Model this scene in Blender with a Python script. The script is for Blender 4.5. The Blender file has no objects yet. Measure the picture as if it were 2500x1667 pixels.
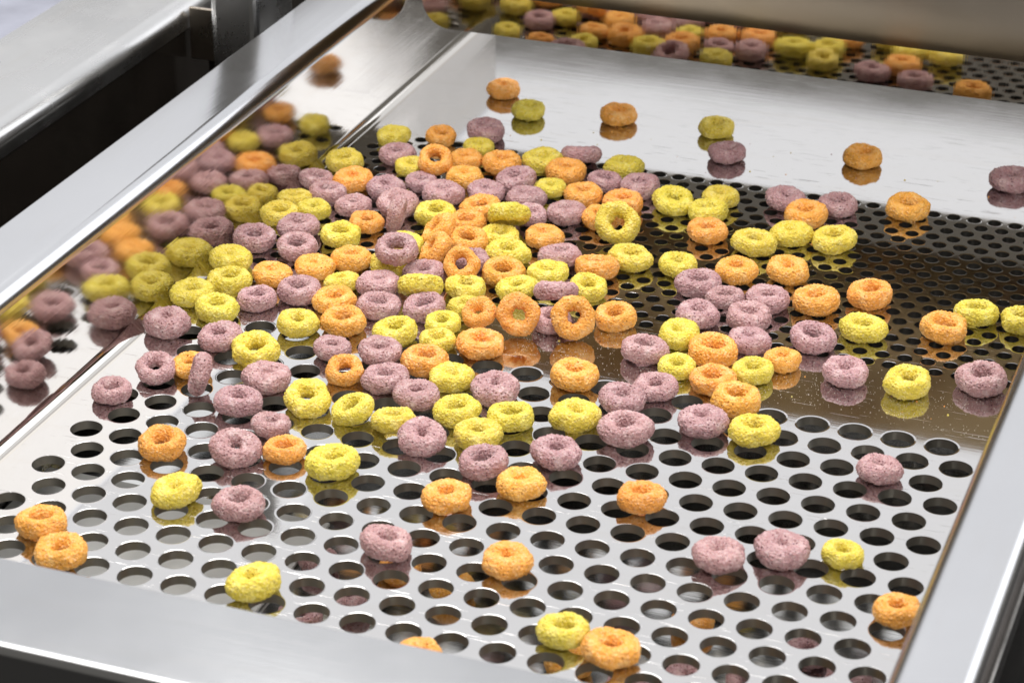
import bpy, bmesh, math, random
from mathutils import Matrix, Vector, noise

# ------------------------------------------------------------------ camera, world, lamps, exposure
scene = bpy.context.scene
COL = scene.collection
MM = 0.001
P = 0.014                      # pitch of the coarse holes (14 mm); deck top is z = 0

cam_data = bpy.data.cameras.new("camera")
cam = bpy.data.objects.new("camera", cam_data)
COL.objects.link(cam)
right = Vector((0.93789852, 0.34689107, 0.00359856))
up = -Vector((0.16009221, -0.42359638, -0.89159217))
fwd = Vector((-0.30776103, 0.83679907, -0.45282498))
cam.matrix_world = Matrix(((right.x, up.x, -fwd.x, 0.36984014), (right.y, up.y, -fwd.y, -0.61111341),
                           (right.z, up.z, -fwd.z, 0.38790357), (0, 0, 0, 1)))
cam_data.sensor_width = 36.0
cam_data.lens = 87.94
cam_data.clip_start = 0.02
cam_data.clip_end = 50
cam_data.dof.use_dof = True
cam_data.dof.focus_distance = 0.85
cam_data.dof.aperture_fstop = 25.0
scene.camera = cam

world = bpy.data.worlds.new("World")
scene.world = world
world.use_nodes = True
bg = world.node_tree.nodes["Background"]
bg.inputs[0].default_value = (0.95, 0.90, 0.82, 1)
bg.inputs[1].default_value = 0.22

def area_lamp(name, loc, target, sx, sy, watts, color):
    l = bpy.data.lights.new(name, 'AREA')
    l.shape = 'RECTANGLE'; l.size = sx; l.size_y = sy; l.energy = watts; l.color = color
    o = bpy.data.objects.new(name, l); COL.objects.link(o)
    o.location = loc
    o.rotation_euler = (Vector(target) - Vector(loc)).to_track_quat('-Z', 'Y').to_euler()
    return o

area_lamp("back_softbox", (0.0, 1.65, 1.42), (0.05, 0.1, 0.25), 5.6, 1.75, 28.0, (0.945, 0.96, 1.0))
area_lamp("key_softbox", (-0.22, 0.32, 1.25), (0.13, 0.15, 0.0), 1.1, 1.1, 23.0, (1.0, 0.98, 0.95))
area_lamp("front_softbox", (0.75, -0.65, 1.10), (0.13, 0.2, 0.0), 0.7, 0.7, 12.0, (1.0, 0.98, 0.95))
area_lamp("side_softbox", (1.35, 1.35, 1.05), (0.05, 0.0, 0.0), 1.9, 1.3, 9.0, (0.96, 0.97, 1.0))

vs = scene.view_settings
vs.view_transform = 'Standard'; vs.look = 'None'; vs.exposure = 0.0; vs.gamma = 1.0
vs.use_curve_mapping = False

# ------------------------------------------------------------------ helpers
def link(name, me, mat, parent=None):
    o = bpy.data.objects.new(name, me); COL.objects.link(o)
    if mat is not None: me.materials.append(mat)
    if parent is not None: o.parent = parent
    return o

def thing(name, label, cat, loc=(0, 0, 0), group=None):
    o = bpy.data.objects.new(name, None); COL.objects.link(o)
    o.empty_display_size = 0.01
    o.location = loc; o['label'] = label; o['category'] = cat
    if group: o['group'] = group
    return o

def mesh(name, verts, faces, smooth=False, smooth_faces=None):
    me = bpy.data.meshes.new(name)
    me.from_pydata(verts, [], faces); me.update()
    if smooth_faces is not None: me.polygons.foreach_set('use_smooth', smooth_faces)
    elif smooth: me.polygons.foreach_set('use_smooth', [True] * len(me.polygons))
    return me

def box(name, x0, x1, y0, y1, z0, z1, mat, parent=None, bev=0.0006):
    bm = bmesh.new()
    bmesh.ops.create_cube(bm, size=1)
    for v in bm.verts:
        v.co = Vector(((x0 + x1) / 2 + v.co.x * (x1 - x0), (y0 + y1) / 2 + v.co.y * (y1 - y0), (z0 + z1) / 2 + v.co.z * (z1 - z0)))
    if bev: bmesh.ops.bevel(bm, geom=bm.edges[:], offset=bev, segments=3, profile=0.5, affect='EDGES')
    me = bpy.data.meshes.new(name); bm.to_mesh(me); bm.free()
    me.polygons.foreach_set('use_smooth', [False] * len(me.polygons))
    return link(name, me, mat, parent)

def extrude_profile(name, prof, a, b, mat, parent=None, thick=0.0015, cuts=1, ripple=0.0):
    """sheet metal: a profile of (offset, z) swept from a to b; a and b map an (offset, z) to a point"""
    n = len(prof); verts = []; faces = []
    # outward offset of the profile for thickness
    nor = []
    for i in range(n):
        p0 = prof[max(i - 1, 0)]; p1 = prof[min(i + 1, n - 1)]
        t = Vector((p1[0] - p0[0], p1[1] - p0[1])).normalized()
        nor.append(Vector((t.y, -t.x)))
    loop = [Vector(p) for p in prof] + [Vector(prof[i]) + nor[i] * thick for i in range(n - 1, -1, -1)]
    m = len(loop)
    for c in range(cuts + 1):
        f = c / cuts
        for q in loop:
            A = Vector(a(q.x, q.y)); B = Vector(b(q.x, q.y)); verts.append(A.lerp(B, f))
    for c in range(cuts):
        for i in range(m):
            j = (i + 1) % m
            faces.append((c * m + i, c * m + j, (c + 1) * m + j, (c + 1) * m + i))
    faces.append(tuple(range(m - 1, -1, -1))); faces.append(tuple(cuts * m + i for i in range(m)))
    me = mesh(name, [tuple(v) for v in verts], faces, smooth=True)
    bm = bmesh.new(); bm.from_mesh(me); bmesh.ops.recalc_face_normals(bm, faces=bm.faces[:]); 
    for e in bm.edges:
        if len(e.link_faces) == 2 and e.calc_face_angle() > math.radians(35): e.smooth = False
    bm.to_mesh(me); bm.free()
    return link(name, me, mat, parent)

def arc(cx, cz, r, a0, a1, n):
    return [(cx + r * math.cos(math.radians(a0 + (a1 - a0) * i / n)), cz + r * math.sin(math.radians(a0 + (a1 - a0) * i / n))) for i in range(n + 1)]

# ------------------------------------------------------------------ materials
def new_mat(name):
    m = bpy.data.materials.new(name); m.use_nodes = True
    nt = m.node_tree; b = nt.nodes['Principled BSDF']
    return m, nt, b

def N(nt, t, **kw):
    n = nt.nodes.new(t)
    for k, v in kw.items(): setattr(n, k, v)
    return n

def ramp(nt, fac, stops):
    r = N(nt, 'ShaderNodeValToRGB')
    while len(r.color_ramp.elements) < len(stops): r.color_ramp.elements.new(0.5)
    for e, (p, c) in zip(r.color_ramp.elements, stops):
        e.position = p; e.color = c if len(c) == 4 else (*c, 1)
    nt.links.new(fac, r.inputs[0]); return r

def steel(name, base=(0.62, 0.61, 0.60), rough=0.10, rvar=0.06, grain_axis=1, grain=0.02, wave=0.05, smudge=0.5, scratch=False):
    m, nt, b = new_mat(name); L = nt.links.new
    b.inputs['Metallic'].default_value = 1.0
    tc = N(nt, 'ShaderNodeTexCoord')
    mp = N(nt, 'ShaderNodeMapping'); s = [900, 900, 900]; s[grain_axis] = 14
    mp.inputs['Scale'].default_value = s
    L(tc.outputs['Object'], mp.inputs['Vector'])
    g = N(nt, 'ShaderNodeTexNoise'); g.inputs['Scale'].default_value = 1.0; g.inputs['Detail'].default_value = 4
    L(mp.outputs[0], g.inputs['Vector'])
    sm = N(nt, 'ShaderNodeTexNoise'); sm.inputs['Scale'].default_value = 22.0; sm.inputs['Detail'].default_value = 6; sm.inputs['Roughness'].default_value = 0.62
    L(tc.outputs['Object'], sm.inputs['Vector'])
    mr = N(nt, 'ShaderNodeMapRange'); mr.inputs['From Min'].default_value = 0.38; mr.inputs['From Max'].default_value = 0.72
    mr.inputs['To Min'].default_value = max(rough - rvar * 0.4, 0.01); mr.inputs['To Max'].default_value = rough + rvar
    L(sm.outputs[0], mr.inputs['Value'])
    ad = N(nt, 'ShaderNodeMath', operation='MULTIPLY_ADD'); ad.inputs[1].default_value = rvar * 0.7
    L(g.outputs[0], ad.inputs[0]); L(mr.outputs[0], ad.inputs[2]); L(ad.outputs[0], b.inputs['Roughness'])
    c = ramp(nt, sm.outputs[0], [(0.30, tuple(x * (1 - 0.10 * smudge) for x in base)), (0.70, base)])
    st = N(nt, 'ShaderNodeTexNoise'); st.inputs['Scale'].default_value = 1.0; st.inputs['Detail'].default_value = 5
    mp2 = N(nt, 'ShaderNodeMapping'); s2 = [130, 130, 130]; s2[grain_axis] = 18; mp2.inputs['Scale'].default_value = s2
    L(tc.outputs['Object'], mp2.inputs['Vector']); L(mp2.outputs[0], st.inputs['Vector'])
    sr = N(nt, 'ShaderNodeMapRange'); sr.inputs['From Min'].default_value = 0.52; sr.inputs['From Max'].default_value = 0.80; sr.inputs['To Max'].default_value = 0.35 * smudge
    L(st.outputs[0], sr.inputs['Value'])
    sx = N(nt, 'ShaderNodeMix', data_type='RGBA'); L(sr.outputs[0], sx.inputs[0]); L(c.outputs[0], sx.inputs[6])
    sx.inputs[7].default_value = (base[0] * 0.86, base[1] * 0.78, base[2] * 0.66, 1)
    L(sx.outputs[2], b.inputs['Base Color'])
    wv = N(nt, 'ShaderNodeTexNoise'); wv.inputs['Scale'].default_value = 9.0; wv.inputs['Detail'].default_value = 1.0
    L(tc.outputs['Object'], wv.inputs['Vector'])
    b1 = N(nt, 'ShaderNodeBump'); b1.inputs['Strength'].default_value = wave; b1.inputs['Distance'].default_value = 0.01
    L(wv.outputs[0], b1.inputs['Height'])
    b2 = N(nt, 'ShaderNodeBump'); b2.inputs['Strength'].default_value = grain; b2.inputs['Distance'].default_value = 0.001
    L(g.outputs[0], b2.inputs['Height']); L(b1.outputs[0], b2.inputs['Normal'])
    if scratch:
        prev = b2.outputs[0]
        for ang, sc, th in ((0.6, 40, 0.70), (-0.35, 55, 0.71), (1.5, 35, 0.73)):
            mp3 = N(nt, 'ShaderNodeMapping'); mp3.inputs['Rotation'].default_value = (0, 0, ang); mp3.inputs['Scale'].default_value = (sc, sc * 42, sc)
            L(tc.outputs['Object'], mp3.inputs['Vector'])
            sn = N(nt, 'ShaderNodeTexNoise'); sn.inputs['Scale'].default_value = 1.0; sn.inputs['Detail'].default_value = 2
            L(mp3.outputs[0], sn.inputs['Vector'])
            tr = N(nt, 'ShaderNodeMapRange'); tr.inputs['From Min'].default_value = th; tr.inputs['From Max'].default_value = th + 0.06
            L(sn.outputs[0], tr.inputs['Value'])
            bs = N(nt, 'ShaderNodeBump'); bs.inputs['Strength'].default_value = 0.2; bs.inputs['Distance'].default_value = 0.0002
            L(tr.outputs[0], bs.inputs['Height']); L(prev, bs.inputs['Normal']); prev = bs.outputs[0]
        L(prev, b.inputs['Normal'])
    else:
        L(b2.outputs[0], b.inputs['Normal'])
    return m

def plain(name, col, rough, metal=0.0):
    m, nt, b = new_mat(name)
    tc = N(nt, 'ShaderNodeTexCoord'); n = N(nt, 'ShaderNodeTexNoise'); n.inputs['Scale'].default_value = 30; n.inputs['Detail'].default_value = 5
    nt.links.new(tc.outputs['Object'], n.inputs['Vector'])
    r = ramp(nt, n.outputs[0], [(0.3, tuple(x * 0.75 for x in col)), (0.7, tuple(min(1, x * 1.2) for x in col))])
    nt.links.new(r.outputs[0], b.inputs['Base Color'])
    b.inputs['Roughness'].default_value = rough; b.inputs['Metallic'].default_value = metal
    return m

DECK = steel('deck_steel', (0.66, 0.65, 0.645), 0.05, 0.025, 0, 0.006, 0.02, 0.4, True)
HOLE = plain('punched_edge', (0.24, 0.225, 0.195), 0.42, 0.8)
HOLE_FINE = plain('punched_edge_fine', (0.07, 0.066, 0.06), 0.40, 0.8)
WALL = steel('wall_steel', (0.64, 0.615, 0.58), 0.06, 0.04, 1, 0.02, 0.03)
FLANGE = steel('flange_steel', (0.60, 0.605, 0.625), 0.17, 0.03, 1, 0.02, 0.015, 0.25)
GATE = steel('gate_steel', (0.64, 0.60, 0.54), 0.025, 0.02, 2, 0.012, 0.02)
LOWER = steel('lower_steel', (0.68, 0.68, 0.67), 0.09, 0.06, 0, 0.02, 0.03)
RAIL = steel('rail_steel', (0.62, 0.62, 0.62), 0.22, 0.10, 1, 0.03, 0.05)
DARK = plain('dark_metal', (0.07, 0.058, 0.048), 0.16, 0.75)
FLOORM = plain('floor_dark', (0.05, 0.048, 0.046), 0.5)

def cereal(name, base, pore, lite, pore_amt, seed):
    m, nt, b = new_mat(name); L = nt.links.new
    tc = N(nt, 'ShaderNodeTexCoord'); oi = N(nt, 'ShaderNodeObjectInfo')
    off = N(nt, 'ShaderNodeVectorMath', operation='MULTIPLY_ADD')
    cmb = N(nt, 'ShaderNodeCombineXYZ')
    for i in range(3): L(oi.outputs['Random'], cmb.inputs[i])
    off.inputs[1].default_value = (3.1, 7.7, 5.3)
    L(cmb.outputs[0], off.inputs[0]); L(tc.outputs['Object'], off.inputs[2])
    big = N(nt, 'ShaderNodeTexNoise'); big.inputs['Scale'].default_value = 2.2; big.inputs['Detail'].default_value = 5; big.inputs['Roughness'].default_value = 0.6
    L(off.outputs[0], big.inputs['Vector'])
    fine = N(nt, 'ShaderNodeTexVoronoi'); fine.inputs['Scale'].default_value = 16
    L(off.outputs[0], fine.inputs['Vector'])
    por = N(nt, 'ShaderNodeTexVoronoi'); por.inputs['Scale'].default_value = 8.5; por.inputs['Randomness'].default_value = 1.0
    L(off.outputs[0], por.inputs['Vector'])
    c1 = ramp(nt, big.outputs[0], [(0.32, tuple(x * 0.86 for x in base)), (0.50, base), (0.70, lite)])
    # sugar grains: paler cells
    sp = N(nt, 'ShaderNodeSeparateColor'); L(fine.outputs['Color'], sp.inputs[0])
    gr = N(nt, 'ShaderNodeMapRange'); gr.inputs['From Min'].default_value = 0.72; gr.inputs['From Max'].default_value = 1.0; gr.inputs['To Max'].default_value = 0.34
    L(sp.outputs[0], gr.inputs['Value'])
    mx = N(nt, 'ShaderNodeMix', data_type='RGBA'); L(gr.outputs[0], mx.inputs[0]); L(c1.outputs[0], mx.inputs[6])
    mx.inputs[7].default_value = (*tuple(min(1, x * 0.55 + 0.42) for x in lite), 1)
    # pores
    sp2 = N(nt, 'ShaderNodeSeparateColor'); L(por.outputs['Color'], sp2.inputs[0])
    sel = N(nt, 'ShaderNodeMath', operation='LESS_THAN'); sel.inputs[1].default_value = pore_amt; L(sp2.outputs[0], sel.inputs[0])
    dis = N(nt, 'ShaderNodeMapRange'); dis.inputs['From Min'].default_value = 0.18; dis.inputs['From Max'].default_value = 0.42
    dis.inputs['To Min'].default_value = 1.0; dis.inputs['To Max'].default_value = 0.0
    L(por.outputs['Distance'], dis.inputs['Value'])
    pm = N(nt, 'ShaderNodeMath', operation='MULTIPLY'); L(sel.outputs[0], pm.inputs[0]); L(dis.outputs[0], pm.inputs[1])
    mx2 = N(nt, 'ShaderNodeMix', data_type='RGBA'); L(pm.outputs[0], mx2.inputs[0]); L(mx.outputs[2], mx2.inputs[6]); mx2.inputs[7].default_value = (*pore, 1)
    hsv = N(nt, 'ShaderNodeHueSaturation')
    vr = N(nt, 'ShaderNodeMapRange'); vr.inputs['To Min'].default_value = 0.98; vr.inputs['To Max'].default_value = 1.10
    L(oi.outputs['Random'], vr.inputs['Value']); L(vr.outputs[0], hsv.inputs['Value'])
    hr = N(nt, 'ShaderNodeMapRange'); hr.inputs['To Min'].default_value = 0.494; hr.inputs['To Max'].default_value = 0.506
    rr = N(nt, 'ShaderNodeMath', operation='FRACT'); r2 = N(nt, 'ShaderNodeMath', operation='MULTIPLY'); r2.inputs[1].default_value = 17.3
    L(oi.outputs['Random'], r2.inputs[0]); L(r2.outputs[0], rr.inputs[0]); L(rr.outputs[0], hr.inputs['Value']); L(hr.outputs[0], hsv.inputs['Hue'])
    L(mx2.outputs[2], hsv.inputs['Color']); L(hsv.outputs[0], b.inputs['Base Color'])
    b.inputs['Roughness'].default_value = 0.55
    b.inputs['Specular IOR Level'].default_value = 0.45
    b.inputs['Subsurface Weight'].default_value = 0.12
    b.inputs['Subsurface Radius'].default_value = (1.0, 0.6, 0.25)
    b.inputs['Subsurface Scale'].default_value = 0.0012
    sq = N(nt, 'ShaderNodeMath', operation='MULTIPLY'); L(fine.outputs['Distance'], sq.inputs[0]); L(fine.outputs['Distance'], sq.inputs[1])
    inv = N(nt, 'ShaderNodeMath', operation='SUBTRACT'); inv.inputs[0].default_value = 1.0; L(sq.outputs[0], inv.inputs[1])
    sub = N(nt, 'ShaderNodeMath', operation='MULTIPLY_ADD'); sub.inputs[1].default_value = -1.6; L(pm.outputs[0], sub.inputs[0]); L(inv.outputs[0], sub.inputs[2])
    bp = N(nt, 'ShaderNodeBump'); bp.inputs['Strength'].default_value = 0.55; bp.inputs['Distance'].default_value = 0.0004
    L(sub.outputs[0], bp.inputs['Height']); L(bp.outputs[0], b.inputs['Normal'])
    return m

CEREAL = {
    'Y': cereal('cereal_yellow', (0.72, 0.57, 0.06), (0.42, 0.30, 0.03), (0.81, 0.69, 0.18), 0.09, 1),
    'O': cereal('cereal_orange', (0.86, 0.38, 0.06), (0.50, 0.17, 0.02), (0.92, 0.53, 0.18), 0.10, 2),
    'P': cereal('cereal_purple', (0.455, 0.255, 0.262), (0.19, 0.07, 0.08), (0.60, 0.42, 0.42), 0.24, 3),
}
CRUMB = plain('sugar_dust', (0.80, 0.76, 0.68), 0.4)

# ------------------------------------------------------------------ the sieve tray
XL, XR = -1.30 * P, 20.35 * P          # inner faces of the side walls
YB, YF = 30 * P, -9.6 * P              # rear and front ends of the deck
T = 0.0031                             # sheet thickness
tray = thing('sieve_tray', 'polished steel sieve tray with fine and coarse round holes, holding the cereal rings', 'sieve tray', (XL, 0, 0))
tray.location = (0, 0, 0)

def perforated(name, holes, cells, r, wx, wy, seg, fills, dimple, parent, hole_mat=None):
    """sheet with round holes: one rectangular cell of wx x wy round each hole, plus plain fill rectangles"""
    V = []; F = []; S = []; M = []
    ca = math.atan2(wy, wx)
    corner = [ca, math.pi - ca, math.pi + ca, 2 * math.pi - ca]
    ang = sorted(set([round(2 * math.pi * i / seg, 6) for i in range(seg)] + [round(c, 6) for c in corner]))
    n = len(ang)
    def rect(t):
        c, s = math.cos(t), math.sin(t)
        k = min(wx / 2 / abs(c) if abs(c) > 1e-9 else 1e9, wy / 2 / abs(s) if abs(s) > 1e-9 else 1e9)
        return c * k, s * k
    tmpl = []
    for t in ang: x, y = rect(t); tmpl.append((x, y, 0))
    for rr, zz in ((r + dimple, 0), (r + dimple * 0.62, -dimple * 0.012), (r + dimple * 0.28, -dimple * 0.034), (r, -dimple * 0.09)):
        for t in ang: tmpl.append((math.cos(t) * rr, math.sin(t) * rr, zz))
    for t in ang: tmpl.append((math.cos(t) * r, math.sin(t) * r, -dimple * 0.09))
    for t in ang: tmpl.append((math.cos(t) * r, math.sin(t) * r, -T))
    for t in ang: tmpl.append((math.cos(t) * r, math.sin(t) * r, -T))
    for t in ang: x, y = rect(t); tmpl.append((x, y, -T))
    tf = []
    for ring, sm, mi in ((0, False, 0), (1, True, 0), (2, True, 0), (3, True, 0), (5, True, 1), (7, False, 0)):
        for i in range(n):
            j = (i + 1) % n
            tf.append(((ring * n + i, ring * n + j, (ring + 1) * n + j, (ring + 1) * n + i), sm, mi))
    for hx, hy in holes:
        o = len(V)
        for x, y, z in tmpl: V.append((hx + x, hy + y, z))
        for q, sm, mi in tf:
            F.append(tuple(o + k for k in reversed(q))); S.append(sm); M.append(mi)
    for x0, x1, y0, y1 in fills:
        if x1 - x0 < 1e-6 or y1 - y0 < 1e-6: continue
        o = len(V)
        V += [(x0, y0, 0), (x1, y0, 0), (x1, y1, 0), (x0, y1, 0), (x0, y0, -T), (x1, y0, -T), (x1, y1, -T), (x0, y1, -T)]
        F += [(o, o + 1, o + 2, o + 3), (o + 7, o + 6, o + 5, o + 4)]; S += [False, False]; M += [0, 0]
    me = mesh(name, V, F, smooth_faces=S)
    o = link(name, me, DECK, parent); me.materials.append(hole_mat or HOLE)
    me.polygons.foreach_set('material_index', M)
    return o

Q = math.sqrt(3) / 2
FIL = 0.30 * P                          # fillet radius between deck and side wall
DX0, DX1 = XL + FIL, XR - FIL
# coarse zone
holes = []; fills = []
for k in range(7, -12, -1):
    y = k * Q * P; ph = 0.0 if k % 2 == 0 else 0.5
    xs = [(i + ph) * P for i in range(0, 20 if ph == 0 else 19)]
    holes += [(x, y) for x in xs]
    fills += [(DX0, xs[0] - P / 2, y - Q * P / 2, y + Q * P / 2), (xs[-1] + P / 2, DX1, y - Q * P / 2, y + Q * P / 2)]
ytop_c = 7.5 * Q * P
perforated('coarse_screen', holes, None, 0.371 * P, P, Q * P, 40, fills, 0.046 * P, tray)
# fine zone
p2 = 0.5569 * P
holes = []; fills = []
for k in range(0, 20):
    y = 18.76 * P - k * Q * p2
    x0 = 13.999 * P - 26 * p2 + (p2 / 2 if k % 2 else 0)
    xs = [x0 + i * p2 for i in range(0, 37 if k % 2 == 0 else 36)]
    xs = [x for x in xs if x + p2 / 2 < DX1 - 0.001 and x - p2 / 2 > DX0]
    holes += [(x, y) for x in xs]
    fills += [(DX0, xs[0] - p2 / 2, y - Q * p2 / 2, y + Q * p2 / 2), (xs[-1] + p2 / 2, DX1, y - Q * p2 / 2, y + Q * p2 / 2)]
ytop_f = 18.76 * P + Q * p2 / 2; ybot_f = 18.76 * P - 19.5 * Q * p2
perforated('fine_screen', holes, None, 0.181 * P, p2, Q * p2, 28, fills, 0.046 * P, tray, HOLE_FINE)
def slab(name, y0, y1):
    me = mesh(name, [(DX0, y0, 0), (DX1, y0, 0), (DX1, y1, 0), (DX0, y1, 0), (DX0, y0, -T), (DX1, y0, -T), (DX1, y1, -T), (DX0, y1, -T)],
              [(0, 1, 2, 3), (7, 6, 5, 4), (0, 4, 5, 1), (2, 6, 7, 3)])
    return link(name, me, DECK, tray)
slab('bare_strip', ytop_c, ybot_f)
slab('rear_panel', ytop_f, YB)

# side walls with fillet below and rolled flange above (profile in offset from the deck edge, z)
WH = 3.55 * P
def wall_profile(flange_w, lip):
    pr = [(FIL, 0.0)] + arc(FIL, FIL, FIL, 270, 180, 10)[1:]
    R = 0.42 * P
    pr += [(0.0, WH * 0.3), (0.0, WH * 0.6)] + arc(-R, WH - R, R, 0, 90, 14)
    pr += [(-R - flange_w * 0.5, WH), (-R - flange_w, WH)] + arc(-R - flange_w, WH - lip, lip, 90, 180, 8)[1:]
    pr += [(-R - flange_w - lip, WH - lip - 0.012)]
    return pr
prL = wall_profile(1.48 * P, 0.10 * P)
iw = 14
wl = extrude_profile('side_wall', prL[:iw], lambda u, z: (XL + u, YF, z), lambda u, z: (XL + u, YB, z), WALL, tray, -0.0015)
wl['label'] = 'left side wall mirroring the cereal rings'
fl = extrude_profile('rim_flange', prL[iw - 1:], lambda u, z: (XL + u, YF, z), lambda u, z: (XL + u, YB, z), FLANGE, tray, -0.0015)
RR = 0.32 * P
prR = [(FIL, 0.0)] + arc(FIL, FIL, FIL, 270, 180, 10)[1:] + [(0.0, WH * 0.3), (0.0, WH * 0.6), (0.0, WH - RR)]
wr = extrude_profile('side_wall', prR, lambda u, z: (XR - u, YF, z), lambda u, z: (XR - u, YB, z), WALL, tray, 0.0015)
prR2 = arc(-RR, WH - RR, RR, 0, 90, 10) + [(-0.7 * P, WH), (-1.15 * P, WH)] + arc(-1.15 * P, WH - 0.14 * P, 0.14 * P, 90, 180, 8)[1:] + [(-1.29 * P, WH - 0.012)]
fr = extrude_profile('rim_flange', prR2, lambda u, z: (XR - u, YF - 0.03, z), lambda u, z: (XR - u, YB, z), FLANGE, tray, 0.0015)

me = None
refl_strip = extrude_profile('dark_reflection_strip', arc(-0.30 * P, WH + 0.0001, 0.085 * P, 0, 180, 10), lambda u, z: (XR - u, YF - 0.03, z), lambda u, z: (XR - u, YB, z), DARK, tray, -0.0004)  # added dark strip: stands in for the dark reflection on the rounded rim edge
refl_strip['label'] = 'added thin dark strip for the dark reflection on the inner edge of the right rim'
# front lip: bent sheet that closes the near end
LZ = 2.8 * P
def lip_in(x): return -9.42 * P
def lip_out(x): return -12.05 * P
lipprof = [(0.0, 0.0), (0.02, 0.0), (0.5, 0.0), (0.88, 0.0), (0.91, 0.0), (0.93, 0.0)] + [(0.93 + 0.07 * math.sin(a * math.pi / 16), -0.18 * (1 - math.cos(a * math.pi / 16))) for a in range(1, 9)] + [(1.0, -2.2)]
verts = []; faces = []; nx = 12; m = len(lipprof)
for i in range(nx + 1):
    x = XL - 0.01 + (XR + 0.02 - XL) * i / nx
    yi, yo = lip_in(x), lip_out(x)
    for u, z in lipprof: verts.append((x, yi + (yo - yi) * u, LZ + z * P))
    verts.append((x, yi - 0.0004, LZ - 0.0022)); verts.append((x, yi - 0.0012, -T))
mm = m + 2
for i in range(nx):
    for j in range(m - 1): faces.append((i * mm + j, i * mm + j + 1, (i + 1) * mm + j + 1, (i + 1) * mm + j))
    faces.append((i * mm + m, i * mm, (i + 1) * mm, (i + 1) * mm + m)); faces.append((i * mm + m + 1, i * mm + m, (i + 1) * mm + m, (i + 1) * mm + m + 1))
me = mesh('front_lip', verts, faces, smooth=True)
bm = bmesh.new(); bm.from_mesh(me)
for e in bm.edges:
    if len(e.link_faces) == 2 and e.calc_face_angle() > math.radians(50): e.smooth = False
bm.to_mesh(me); bm.free()
LIP = steel('lip_steel', (0.43, 0.435, 0.445), 0.17, 0.03, 0, 0.015, 0.015, 0.25)
link('front_lip', me, LIP, tray)['label'] = 'blurred pale sheet lip closing the near end'

# ------------------------------------------------------------------ levelling gate over the rear panel
gate = thing('levelling_gate', 'mirror-polished steel gate with rounded corner hanging over the rear panel', 'gate', (0, 23 * P, 0))
def gate_sheet(name, path, x0, x1, rc, mat, parent):
    """path of (y, z) from the lower edge up; the lower left corner is rounded by rc"""
    cols = 48; V = []; F = []
    n = len(path); th = 0.0025
    for i in range(cols + 1):
        t = i / cols
        x = x0 + (rc * (1 - math.cos(min(t / 0.3, 1) * math.pi / 2)) if t <= 0.3 else rc + (x1 - x0 - rc) * (t - 0.3) / 0.7)
        d = max(0.0, (x0 + rc) - x); lift = rc - math.sqrt(max(rc * rc - d * d, 0))
        for side in (0, 1):
            for k, (y, z) in enumerate(path):
                zz = max(z, path[0][1] + lift)
                if k == 0: zz = path[0][1] + lift
                V.append((x, y + side * th - 23 * P, zz))
    w = 2 * n
    for i in range(cols):
        for k in range(n - 1):
            F.append((i * w + k, (i + 1) * w + k, (i + 1) * w + k + 1, i * w + k + 1))
            F.append((i * w + n + k, i * w + n + k + 1, (i + 1) * w + n + k + 1, (i + 1) * w + n + k))
        F.append((i * w, i * w + n, (i + 1) * w + n, (i + 1) * w))
        F.append((i * w + n - 1, (i + 1) * w + n - 1, (i + 1) * w + 2 * n - 1, i * w + 2 * n - 1))
    F.append(tuple(k for k in range(n)) + tuple(2 * n - 1 - k for k in range(n)))
    o = cols * w; F.append(tuple(o + 2 * n - 1 - k for k in range(n))[::-1] + tuple(o + k for k in range(n))[::-1])
    me = mesh(name, V, F)
    return link(name, me, mat, parent)
GB = 1.85 * P
gate_sheet('mirror_face', [(23 * P, GB), (23 * P, 2.75 * P), (23 * P, 3.10 * P)], -1.03 * P, XR - 0.002, 0.88 * P, GATE, gate)
BRONZE = steel('bronze_panel', (0.19, 0.14, 0.075), 0.30, 0.04, 2, 0.02, 0.02)
gate_sheet('upper_face', [(22.96 * P, 3.11 * P), (20.6 * P, 4.93 * P), (18.25 * P, 6.75 * P)], -1.03 * P, XR - 0.002, 0.0001, BRONZE, gate)

# ------------------------------------------------------------------ lower tray under the screens
lower = thing('catch_tray', 'polished lower tray glimpsed through the coarse holes', 'tray', (0, 0, -2.4 * P))
LTZ = -2.4 * P
box('tray_floor', XL - 0.012, XR + 0.012, YF - 0.04, YB, -0.004, 0.0, LOWER, lower, 0)
box('tray_side', XL - 0.0135, XL - 0.0122, YF - 0.04, YB, -0.004, 0.026, LOWER, lower, 0)
box('tray_side', XR + 0.0122, XR + 0.0135, YF - 0.04, YB, -0.004, 0.026, LOWER, lower, 0)

LINER = plain('pale_liner', (0.60, 0.60, 0.585), 0.55)
ln = box('liner', XL - 0.011, 5.3 * P, YF - 0.03, 1.6 * P, 0.0004, 0.0016, LINER, lower, 0.0003)
ln['label'] = 'pale grey liner under the left coarse holes'
# machine body around the tray
body = thing('machine_body', 'dark machine body below the sieve tray', 'machine', (0, 0, -0.5))
box('base_cabinet', XL - 0.01, XR + 0.01, YF - 0.03, YB, 0.0, 0.5 + LTZ - 0.0045, DARK, body, 0)
rail = thing('frame_rail', 'wide steel frame rail with rolled edge, upper left beyond the dark gap', 'frame rail', (-7.75 * P, 0, -0.5))
RZ = 2.5 * P + 0.5
rr = 0.5 * P
rp = [(-3.65 * P, RZ), (-2.0 * P, RZ)] + arc(-rr, RZ - rr, rr, 90, 0, 14) + [(0, RZ - rr - 0.004)]
extrude_profile('rail_top', rp, lambda u, z: (u, YF - 0.2, z), lambda u, z: (u, YB + 0.25, z), RAIL, rail, 0.002)
box('side_panel', -0.004, -0.0008, YF - 0.2, YB + 0.25, 0.0, RZ - rr - 0.0045, DARK, rail, 0)
shelf = thing('side_cabinet', 'pale lavender cabinet top in the upper left corner beyond the rail', 'cabinet', (-11.5 * P, 0, -0.5))
PALE = plain('pale_enamel', (0.27, 0.28, 0.34), 0.5)
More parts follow.
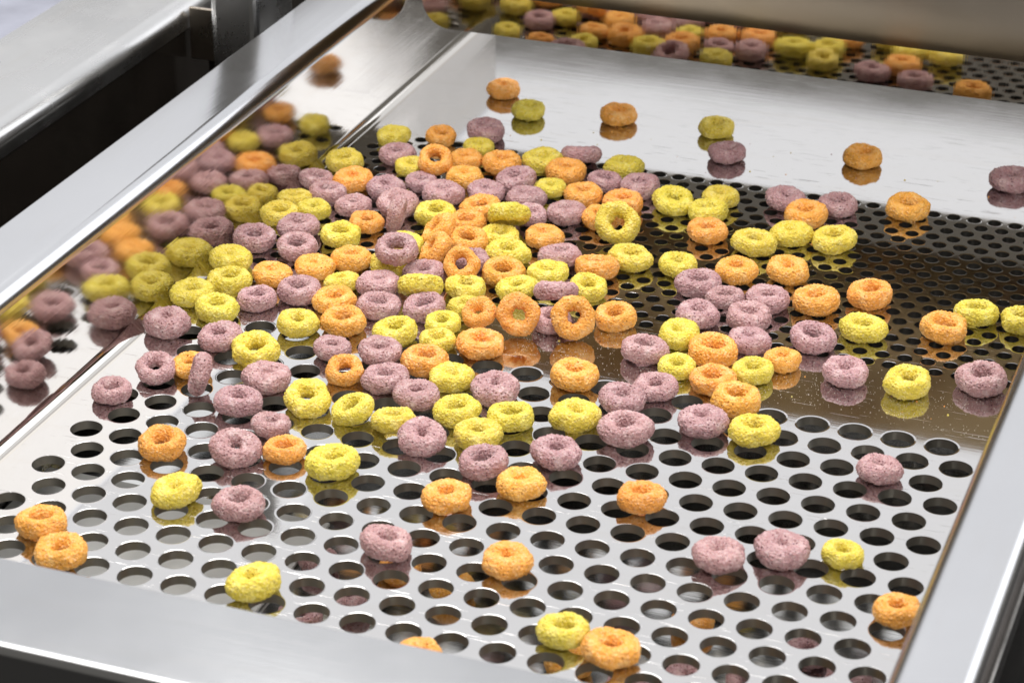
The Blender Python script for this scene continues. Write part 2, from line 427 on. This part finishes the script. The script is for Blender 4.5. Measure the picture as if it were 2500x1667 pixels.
box('cabinet_top', -0.40, -0.004, YF, YB + 0.35, 0.45, 0.5 + 1.8 * P, PALE, shelf, 0.003)
box('cabinet_body', -0.39, -0.012, YF + 0.01, YB + 0.34, 0.0, 0.4495, PALE, shelf, 0.003)
post = thing('frame_post', 'upright steel post behind the tray rim at upper left', 'post', (-5.0 * P, 19.5 * P, -0.5))
box('column', -0.75 * P, 0.75 * P, -1.3 * P, 1.3 * P, 0.0, 0.70, RAIL, post, 0.003)
cross = thing('cross_panel', 'tan steel panel closing the far end of the dark gap beside the post', 'panel', (-6.7 * P, 20.6 * P, -0.5))
TAN = steel('tan_steel', (0.50, 0.44, 0.37), 0.25, 0.08, 2, 0.02, 0.03)
box('panel_sheet', -1.0 * P, 0.92 * P, 0, 0.002, 0.5 + 0.75 * P, 0.5 + 2.4 * P, TAN, cross, 0.0005)
box('panel_leg', -0.5 * P, 0.5 * P, 0.0025, 0.0045, 0.0, 0.5 + 1.5 * P, DARK, cross, 0)
out = thing('outer_rail', 'dark glossy rail beside the tray at lower right', 'rail', (22.6 * P, 0, -0.5))
box('rail_beam', -0.35 * P, 0.8 * P, YF - 0.1, YB, 0.0, 0.5 + 0.5 * P, DARK, out, 0.004)
floor = link('floor', mesh('floor', [(-3, -3, -0.5), (3, -3, -0.5), (3, 3, -0.5), (-3, 3, -0.5)], [(0, 1, 2, 3)]), FLOORM)
floor['kind'] = 'structure'

# ------------------------------------------------------------------ cereal rings
RINGS = """
O 23.2 320.1 3.1 14.8 1 37; Y 41.0 301.3 3.1 14.5 2 56; Y -0.5 256.2 2.8 13.8 0 145; O 17.7 262.5 2.9 12.7 6 288; P 33.1 272.6 3.7 17.1 5 80;
Y 36.0 257.3 2.8 12.9 3 100; P 8.7 238.1 3.1 14.9 1 38; Y 18.4 229.0 2.8 13.4 1 334; O 29.3 227.2 8.1 14.1 25 290; O 36.0 242.7 3.1 13.8 5 290;
O 51.1 243.3 3.6 16.3 5 70; P 77.9 261.4 4.2 16.0 22 110; Y 64.7 252.5 3.3 15.9 2 226; Y -8.1 223.7 3.4 15.5 4 308; P -11.4 204.0 3.0 13.6 5 31;
O 2.7 207.5 3.5 16.1 4 242; O 42.2 225.8 3.3 15.3 3 64; P 27.8 216.3 2.8 13.2 3 32; P 17.9 204.5 3.4 15.1 6 312; P 40.3 207.3 3.7 17.1 3 108;
P 62.0 229.7 3.6 16.3 5 206; P 55.3 214.8 3.3 14.7 5 305; Y 76.7 228.8 2.7 12.6 3 149; O 77.6 244.4 3.6 16.6 4 155; Y 97.2 257.5 3.2 15.4 1 110;
P 94.4 242.1 3.0 13.5 5 16; P 108.7 241.3 3.3 16.2 0 225; O 90.9 226.2 3.2 15.4 2 192; P 71.4 215.1 3.3 15.3 3 123; P -1.5 193.0 3.4 15.1 6 70;
P 12.4 185.7 3.1 14.6 2 73; P 28.2 190.8 4.2 15.7 12 290; P 34.1 176.4 7.1 13.8 78 190; Y -11.5 184.3 2.9 13.3 4 99; Y -10.8 169.0 3.1 14.8 2 269;
Y -0.6 177.3 2.8 13.2 2 201; O 23.2 173.1 3.1 13.7 5 36; Y 44.6 188.9 3.3 15.8 0 82; O 58.6 199.9 3.4 15.7 5 222; Y 74.3 188.2 8.1 16.4 38 110;
P 78.2 201.5 2.9 13.8 1 119; P 90.3 207.6 3.2 15.1 1 165; O 107.3 224.4 3.2 15.8 0 251; O 104.2 207.9 3.2 14.4 5 344; Y 114.6 195.3 8.1 17.1 42 285;
P -9.5 144.7 3.6 16.6 4 346; P 1.0 160.2 3.3 16.2 0 104; P 8.2 143.5 3.5 15.7 6 279; Y 19.1 158.9 3.3 15.3 2 340; O 58.5 185.8 3.1 14.3 4 294;
O 54.1 168.8 6.4 15.4 48 205; O 66.0 167.8 4.8 14.5 12 300; O 58.7 153.9 5.9 15.1 52 205; Y 74.7 177.8 3.2 15.3 2 69; O 90.1 183.7 3.3 15.3 3 49;
Y 44.0 159.5 3.1 14.7 2 346; P 49.8 139.0 11.2 16.3 9 290; Y 45.8 142.5 3.3 15.7 2 3; Y -10.1 125.4 3.3 16.1 0 61; O 31.3 140.6 3.4 15.5 5 131;
Y 82.7 165.3 3.4 16.2 2 35; P 101.1 169.8 3.5 15.5 6 153; Y 125.4 177.5 3.4 16.5 1 21; O 21.4 130.0 3.2 15.4 0 61; O 9.6 119.2 3.2 14.7 4 54;
P 60.1 139.9 3.2 15.3 0 177; O 73.3 142.5 7.6 13.5 42 280; P 71.5 156.5 3.0 14.2 1 359; O 86.8 148.8 3.9 15.6 10 290; Y 101.7 154.9 3.2 15.3 1 191;
O 116.8 164.8 3.9 16.0 10 110; Y -2.1 108.2 3.6 16.3 5 147; Y 35.2 122.8 2.8 12.3 6 172; P 24.5 110.4 3.4 16.2 1 148; P 48.4 125.5 3.2 15.5 0 152;
Y 65.1 124.6 5.7 16.2 34 110; Y 78.4 133.6 3.2 15.4 1 320; Y 95.8 139.2 3.3 15.1 5 179; P 112.1 133.2 7.8 16.2 26 110; Y 119.1 148.2 3.6 13.9 12 330;
Y -10.4 95.4 3.2 15.7 0 92; P 12.8 99.8 3.0 14.5 1 75; O 39.1 107.3 3.3 15.6 1 313; P 55.2 109.3 3.2 15.2 1 18; P 70.7 113.5 3.4 15.5 6 204;
Y 83.6 119.4 2.9 12.9 6 145; O 91.9 111.4 5.9 12.3 40 275; O 106.2 111.7 7.6 15.1 58 285; O 124.8 115.9 7.6 15.8 56 295; P 115.6 120.2 3.1 13.8 5 235;
O 135.4 129.9 3.3 14.8 5 268; Y 3.5 87.0 3.4 15.8 3 33; P -7.6 71.1 3.4 16.5 1 315; Y 34.6 86.7 3.3 14.7 5 333; O 49.0 93.3 3.4 16.2 2 236;
P 14.1 67.9 3.4 15.6 5 231; Y 29.9 62.7 3.6 16.4 12 290; Y 68.7 91.8 3.5 16.1 5 190; Y 81.0 105.1 2.8 12.9 4 247; Y 84.1 92.5 2.7 12.7 2 332;
P 53.4 73.8 3.1 13.5 6 27; P 69.3 77.0 3.4 15.4 6 346; O 99.2 93.5 3.6 16.5 4 16; O 86.5 75.6 3.6 16.3 5 46; P 5.0 38.5 3.9 13.6 18 290;
O 14.3 46.2 3.0 13.3 6 240; P 23.1 35.3 6.7 15.1 72 205; P 42.0 46.2 3.4 16.4 0 60; O 64.0 59.6 3.6 13.3 14 290; P 78.7 59.7 3.4 15.8 4 205;
Y 99.0 67.6 3.3 14.9 4 334; P -2.1 21.0 2.8 13.4 1 1; P 40.3 28.1 3.4 15.2 6 5; Y 60.7 37.5 3.6 16.7 10 290; P 92.9 52.5 3.5 15.9 5 42;
Y 77.4 35.6 3.6 14.3 20 215; P 115.5 65.0 3.6 16.5 5 282; Y 92.4 34.0 3.4 14.8 12 110; Y 109.0 46.9 3.5 15.7 5 198; P 56.6 18.2 3.0 13.3 5 73;
Y 126.5 49.7 3.3 15.4 4 119; O 30.4 -5.7 3.5 15.7 5 278; P 53.4 -0.8 3.9 16.4 14 330; O 67.4 5.1 2.9 13.6 3 190; P 105.2 26.4 3.6 15.9 10 290;
Y 120.9 35.2 3.2 15.7 0 12; Y 85.3 2.1 3.6 16.7 4 176; Y 47.8 -30.5 3.4 15.3 5 219; P 68.8 -30.6 3.3 15.7 1 131; P 128.9 18.6 3.6 16.5 5 188;
O 144.1 11.0 3.2 15.4 0 302; P 148.0 32.5 3.6 16.3 5 31; O 125.8 -4.4 3.4 15.8 3 137; O 19.0 -61.2 3.4 15.3 5 112; O 32.4 -73.2 3.4 16.2 1 175;
P 119.3 -35.7 3.5 15.6 6 34; O 155.7 -32.1 3.2 15.6 1 224; Y 92.1 -68.8 3.5 15.9 5 184; O 149.8 -85.3 2.9 13.3 3 309; O 136.4 83.7 3.6 16.6 5 24;
P 152.4 109.6 3.5 15.9 5 71; Y 160.0 124.8 3.3 15.6 2 301; O 174.3 116.7 3.6 16.9 3 287; Y 166.0 102.7 2.7 13.1 1 315; P 183.4 129.2 3.1 14.8 1 54;
O 197.7 119.9 2.8 13.1 3 122; P 203.5 138.2 3.6 16.6 3 325; Y 190.8 107.9 3.2 14.5 4 2; O 180.1 96.8 3.3 15.8 2 196; P 163.9 85.9 3.1 14.6 3 258;
O 191.1 86.0 3.6 16.7 3 27; P 156.2 73.8 3.4 16.1 1 305; Y 145.7 57.2 3.4 15.9 2 276; P 163.6 53.9 3.8 17.1 6 226; P 184.9 68.1 3.5 16.0 4 219;
Y 201.9 68.2 3.4 16.0 2 329; P 219.6 117.9 3.4 15.9 3 328; Y 240.6 117.6 3.6 16.9 2 312; P 262.9 128.3 3.7 17.0 5 221; P 244.6 58.6 3.0 14.1 3 51;
O 181.3 15.8 3.3 15.2 5 130; P 212.2 -7.8 3.4 15.7 4 48; P 228.8 1.5 3.4 16.5 0 52; Y 245.8 6.3 2.8 12.7 5 64; O 267.2 -17.9 3.2 14.4 5 134;
Y 182.8 -60.5 3.1 14.5 3 126; O 198.2 -64.7 3.5 16.0 4 34; O 77.8 309.5 3.3 15.7 2 337; Y 119.6 310.6 3.1 14.9 1 236; P 130.9 286.4 3.2 15.3 2 108;
O 182.7 301.2 3.3 15.9 0 7; P 242.2 298.3 3.7 16.6 6 299; Y 125.3 231.6 3.7 17.1 5 291; Y 141.0 242.1 3.4 15.4 6 57; Y 140.2 227.5 3.4 15.8 4 178;
O 145.0 210.6 3.3 15.4 3 338; P 164.8 249.2 3.5 15.8 5 349; P 184.5 251.9 3.1 14.9 1 235; O 175.7 237.6 3.7 16.9 4 268; O 210.2 257.8 3.6 16.6 4 299;
Y 164.2 206.3 3.5 16.5 2 334; Y 175.0 218.8 3.3 15.4 2 216; Y 191.1 219.0 3.6 16.4 5 253; Y 143.2 178.7 3.1 14.6 2 83; O 164.5 181.1 3.3 15.7 2 226;
O 181.9 187.5 3.6 16.0 6 324; P 154.6 165.5 3.5 16.4 2 144; P 166.8 158.1 3.1 14.1 5 102; P 181.3 162.0 3.4 16.1 2 5; O 197.5 166.7 3.6 17.1 1 194;
O 214.1 178.4 3.5 16.0 4 221; P 161.5 141.7 3.4 15.9 2 342; P 178.9 145.4 3.7 17.1 4 56; Y 217.7 151.8 3.3 16.2 0 351; O 243.8 161.5 3.6 16.2 6 331;
Y 251.9 177.4 3.3 15.5 4 112; Y 267.6 177.6 3.1 15.1 1 93;
"""

def ring_mesh(idx):
    rnd = random.Random(100 + idx)
    nu, nv = 192, 88
    hole = (0.30, 0.36, 0.18, 0.38, 0.33, 0.27)[idx // 3 % 6] + rnd.uniform(-0.02, 0.02)           # hole radius relative to outer radius
    a = (1 - hole) / 2; R0 = hole + a        # radial half width
    h = rnd.uniform(0.38, 0.44)              # half height
    ex = rnd.uniform(0.92, 1.04)
    hx, hy, hs = rnd.uniform(-0.06, 0.06), rnd.uniform(-0.06, 0.06), rnd.uniform(0.7, 1.0)
    seed = Vector((idx * 13.7, idx * 5.1, idx * 9.3))
    verts = []; faces = []
    lump = [(k, rnd.uniform(-1, 1) * 0.050 / (k ** 0.8), rnd.uniform(0, 6.28)) for k in range(2, 7)]
    for i in range(nu):
        t = 2 * math.pi * i / nu
        rad = 1 + sum(A * math.cos(k * t + p) for k, A, p in lump)
        hh = h * (1 + sum(A * 1.3 * math.cos((k - 1) * t + p * 1.7) for k, A, p in lump))
        for j in range(nv):
            s = 2 * math.pi * j / nv
            cs, sn = math.cos(s), math.sin(s)
            e = 0.98
            px = math.copysign(abs(cs) ** e, cs); pz = math.copysign(abs(sn) ** e, sn)
            w = a * (1 + 0.22 * noise.noise(Vector((math.cos(t) * 1.6, math.sin(t) * 1.6, 3.0)) + seed))
            rho = R0 + w * px
            inn = max(0.0, -px) * 0.9
            p = Vector((rho * math.cos(t) * ex, rho * math.sin(t) / ex, hh * pz)) * 1.0
            p.x *= rad; p.y *= rad
            p.x += inn * hx; p.y = p.y * (1 - inn * (1 - hs)) + inn * hy
            nrm = Vector((px * math.cos(t), px * math.sin(t), pz * 1.1)).normalized()
            d = 0.060 * noise.noise(p * 1.9 + seed) + 0.020 * noise.noise(p * 5.0 + seed)
            vd = noise.voronoi(p * 9.0 + seed)[0]
            d += 0.042 * max(0.0, 1 - (vd[0] / 0.62) ** 2) - 0.02 
            d += 0.012 * noise.noise(p * 19.0 + seed)
            vp = noise.voronoi(p * 5.2 - seed)[0][0]
            if vp < 0.24: d -= 0.10 * (1 - vp / 0.24) ** 0.8
            verts.append(tuple(p + nrm * d))
    for i in range(nu):
        for j in range(nv):
            i2, j2 = (i + 1) % nu, (j + 1) % nv
            faces.append((i * nv + j, i2 * nv + j, i2 * nv + j2, i * nv + j2))
    return mesh('cereal_ring', verts, faces, smooth=True)

VAR = {c: [] for c in 'YOP'}
for k in range(18):
    me = ring_mesh(k); c = 'YOP'[k % 3]
    me.materials.append(CEREAL[c]); VAR[c].append(me)
rnd = random.Random(7)
NAMES = {'Y': 'yellow', 'O': 'orange', 'P': 'purple'}
rings = []
for tok in RINGS.replace('\n', ' ').split(';'):
    t = tok.split()
    if len(t) < 7: continue
    x, y, z, D, ti, az = (float(q) for q in t[1:])
    rings.append([t[0], x * MM, y * MM, z * MM, D * MM, ti, az])

def place(c, x, y, z, D, ti, az):
    me = VAR[c][rnd.randrange(6)]
    o = bpy.data.objects.new('cereal_ring', me); COL.objects.link(o)
    A = math.radians(az); ax = Vector((-math.sin(A), math.cos(A), 0))
    flip = math.pi if rnd.random() < 0.5 else 0
    M = Matrix.Rotation(math.radians(ti), 4, ax) @ Matrix.Rotation(rnd.uniform(0, 6.28), 4, 'Z') @ Matrix.Rotation(flip, 4, 'X')
    s = D * 0.5 * 0.985
    o.matrix_world = Matrix.Translation((x, y, z)) @ M @ Matrix.Diagonal((s, s, s, 1))
    o['category'] = 'cereal'
    return o

# labels: neighbours as the camera sees them
def view_xy(r):
    return (r[1] * 0.938 + r[2] * 0.347, (-r[1] * 0.345 + r[2] * 0.939) * 0.47 + r[3] * 0.89)
def zone(r):
    if r[2] > ytop_f + 0.001: return 'on the bare rear panel'
    if r[2] > ybot_f: return 'on the fine-hole plate'
    if r[2] > ytop_c: return 'on the bare strip'
    return 'on the coarse-hole plate'
VX = [view_xy(r) for r in rings]
REL = []
for i, r in enumerate(rings):
    d = {}
    for j, s in enumerate(rings):
        if i == j: continue
        dx, dy = VX[j][0] - VX[i][0], VX[j][1] - VX[i][1]
        dist = math.hypot(dx, dy * 1.3)
        if dist > 1.55 * P: continue
        k = ('right' if dx > 0 else 'left') if abs(dx) > abs(dy * 1.4) else ('behind' if dy > 0 else 'in front')
        if k not in d or dist < d[k][0]: d[k] = (dist, s[0])
    REL.append({k: NAMES[v[1]] for k, v in d.items()})
def pose(r):
    if r[5] > 65: return 'on edge '
    if r[5] > 35: return 'tipped up '
    if r[3] > 0.75 * P: return 'stacked '
    if r[5] > 19: return 'tilted '
    return ''
import itertools
BASE = [(r[0], zone(r), pose(r)) for r in rings]
ORDER = ['left', 'right', 'in front', 'behind']
def phrase(k, c): return {'left': c + ' left', 'right': c + ' right', 'in front': c + ' in front', 'behind': c + ' behind'}[k] if c else {'left': 'none left', 'right': 'none right', 'in front': 'none in front', 'behind': 'none behind'}[k]
labels = []
for i, r in enumerate(rings):
    same = [j for j in range(len(rings)) if BASE[j] == BASE[i]]
    best = None
    for nrel in range(0, 4):
        for ks in itertools.combinations(ORDER, nrel):
            m = [j for j in same if all(REL[j].get(k) == REL[i].get(k) for k in ks)]
            if len(m) == 1: best = (ks, m); break
        if best: break
    lab = NAMES[r[0]] + ' cereal ring ' + pose(r) + zone(r)
    if best is None:
        opts = [(len([j for j in same if all(REL[j].get(k) == REL[i].get(k) for k in ks)]), ks) for ks in itertools.combinations(ORDER, 2)]
        ks = min(opts)[1]
        m = sorted([j for j in same if all(REL[j].get(k) == REL[i].get(k) for k in ks)], key=lambda j: VX[j][0])
        n_ = m.index(i); word = 'leftmost such' if n_ == 0 else ('rightmost such' if n_ == len(m) - 1 else ['', 'second', 'third', 'fourth', 'fifth', 'sixth', 'seventh'][n_] + ' such from left')
        best = (ks, m); tail = [phrase(k, REL[i].get(k)) for k in ks] + [word]
    else:
        tail = [phrase(k, REL[i].get(k)) for k in best[0]]
    if tail: lab += ', ' + ', '.join(tail)
    labels.append(lab)
for r, lab in zip(rings, labels):
    o = place(*r)
    o['label'] = lab; o['group'] = 'cereal rings on the sieve tray'
# rings that fell through to the lower tray
fallen = random.Random(21); spots = []
while len(spots) < 40:
    x, y = fallen.uniform(4, 18.5) * P, fallen.uniform(-9.0, 0.5) * P
    if x < 5.5 * P and y > -3 * P: continue
    if all(math.hypot(x - a, y - b) > 1.08 * P for a, b in spots): spots.append((x, y))
for x, y in spots:
    c = fallen.choice('YOP'); D = fallen.uniform(0.95, 1.1) * P
    o = place(c, x, y, LTZ + 0.265 * D * 0.98, D, fallen.uniform(0, 5), fallen.uniform(0, 360))
    o['label'] = NAMES[c] + ' cereal ring fallen to the lower tray, glimpsed through the coarse holes'
    o['group'] = NAMES[c] + ' cereal rings fallen to the lower tray'

# ------------------------------------------------------------------ sugar dust on the deck
dr = random.Random(5); V = []; F = []
def crumb(x, y, s):
    o = len(V)
    for dx, dy, dz in ((1, 0, .5), (-.5, .87, .4), (-.5, -.87, .5), (0, 0, 1.1), (0, 0, 0.02)):
        V.append((x + dx * s * dr.uniform(.6, 1.1), y + dy * s * dr.uniform(.6, 1.1), dz * s))
    for q in ((0, 1, 3), (1, 2, 3), (2, 0, 3), (1, 0, 4), (2, 1, 4), (0, 2, 4)): F.append(tuple(o + k for k in q))
for _ in range(4200):
    x = dr.uniform(5, 19.8) * P; y = dr.gauss(7.6, 1.1) * P
    if not (6.7 * P < y < ybot_f - 0.001): continue
    if noise.noise(Vector((x * 60, y * 60, 2))) < dr.uniform(-0.5, 0.5): continue
    crumb(x, y, dr.choice((.00009, .00012, .00016, .0002)))
for _ in range(500):
    crumb(dr.uniform(1, 19.5) * P, dr.choice((dr.uniform(9.6, 19), dr.uniform(19.3, 24))) * P, dr.choice((.00006, .00008, .0001)))
CV = {c: ([], []) for c in 'YOP'}
for _ in range(70):
    c = dr.choice('YOP'); V2, F2 = CV[c]; o = len(V2)
    x, y = dr.uniform(1, 19.5) * P, dr.choice((dr.uniform(6.7, 9.2), dr.uniform(19.3, 22.5))) * P
    s = dr.choice((.00015, .0002, .0003, .0004)); a0 = dr.uniform(0, 6.28)
    pts = [(math.cos(a0 + q * 1.2566) * s * dr.uniform(.6, 1.1), math.sin(a0 + q * 1.2566) * s * dr.uniform(.6, 1.1)) for q in range(5)]
    V2 += [(x + px_, y + py_, 0.00003) for px_, py_ in pts] + [(x + px_ * .8, y + py_ * .8, s * dr.uniform(.5, .9)) for px_, py_ in pts] + [(x, y, s * 1.05)]
    for q in range(5):
        q2 = (q + 1) % 5
        F2 += [(o + q, o + q2, o + 5 + q2, o + 5 + q), (o + 5 + q, o + 5 + q2, o + 10)]
for c in 'YOP':
    me = mesh('cereal_crumbs', *CV[c]); k = link('cereal_crumbs', me, CEREAL[c]); k['kind'] = 'stuff'
    k['label'] = 'tiny ' + NAMES[c] + ' cereal crumbs scattered over the deck'; k['category'] = 'crumbs'
dust = link('sugar_dust', mesh('sugar_dust', V, F), CRUMB)
dust['kind'] = 'stuff'; dust['label'] = 'fine pale sugar dust scattered on the bare steel strip'; dust['category'] = 'sugar dust'
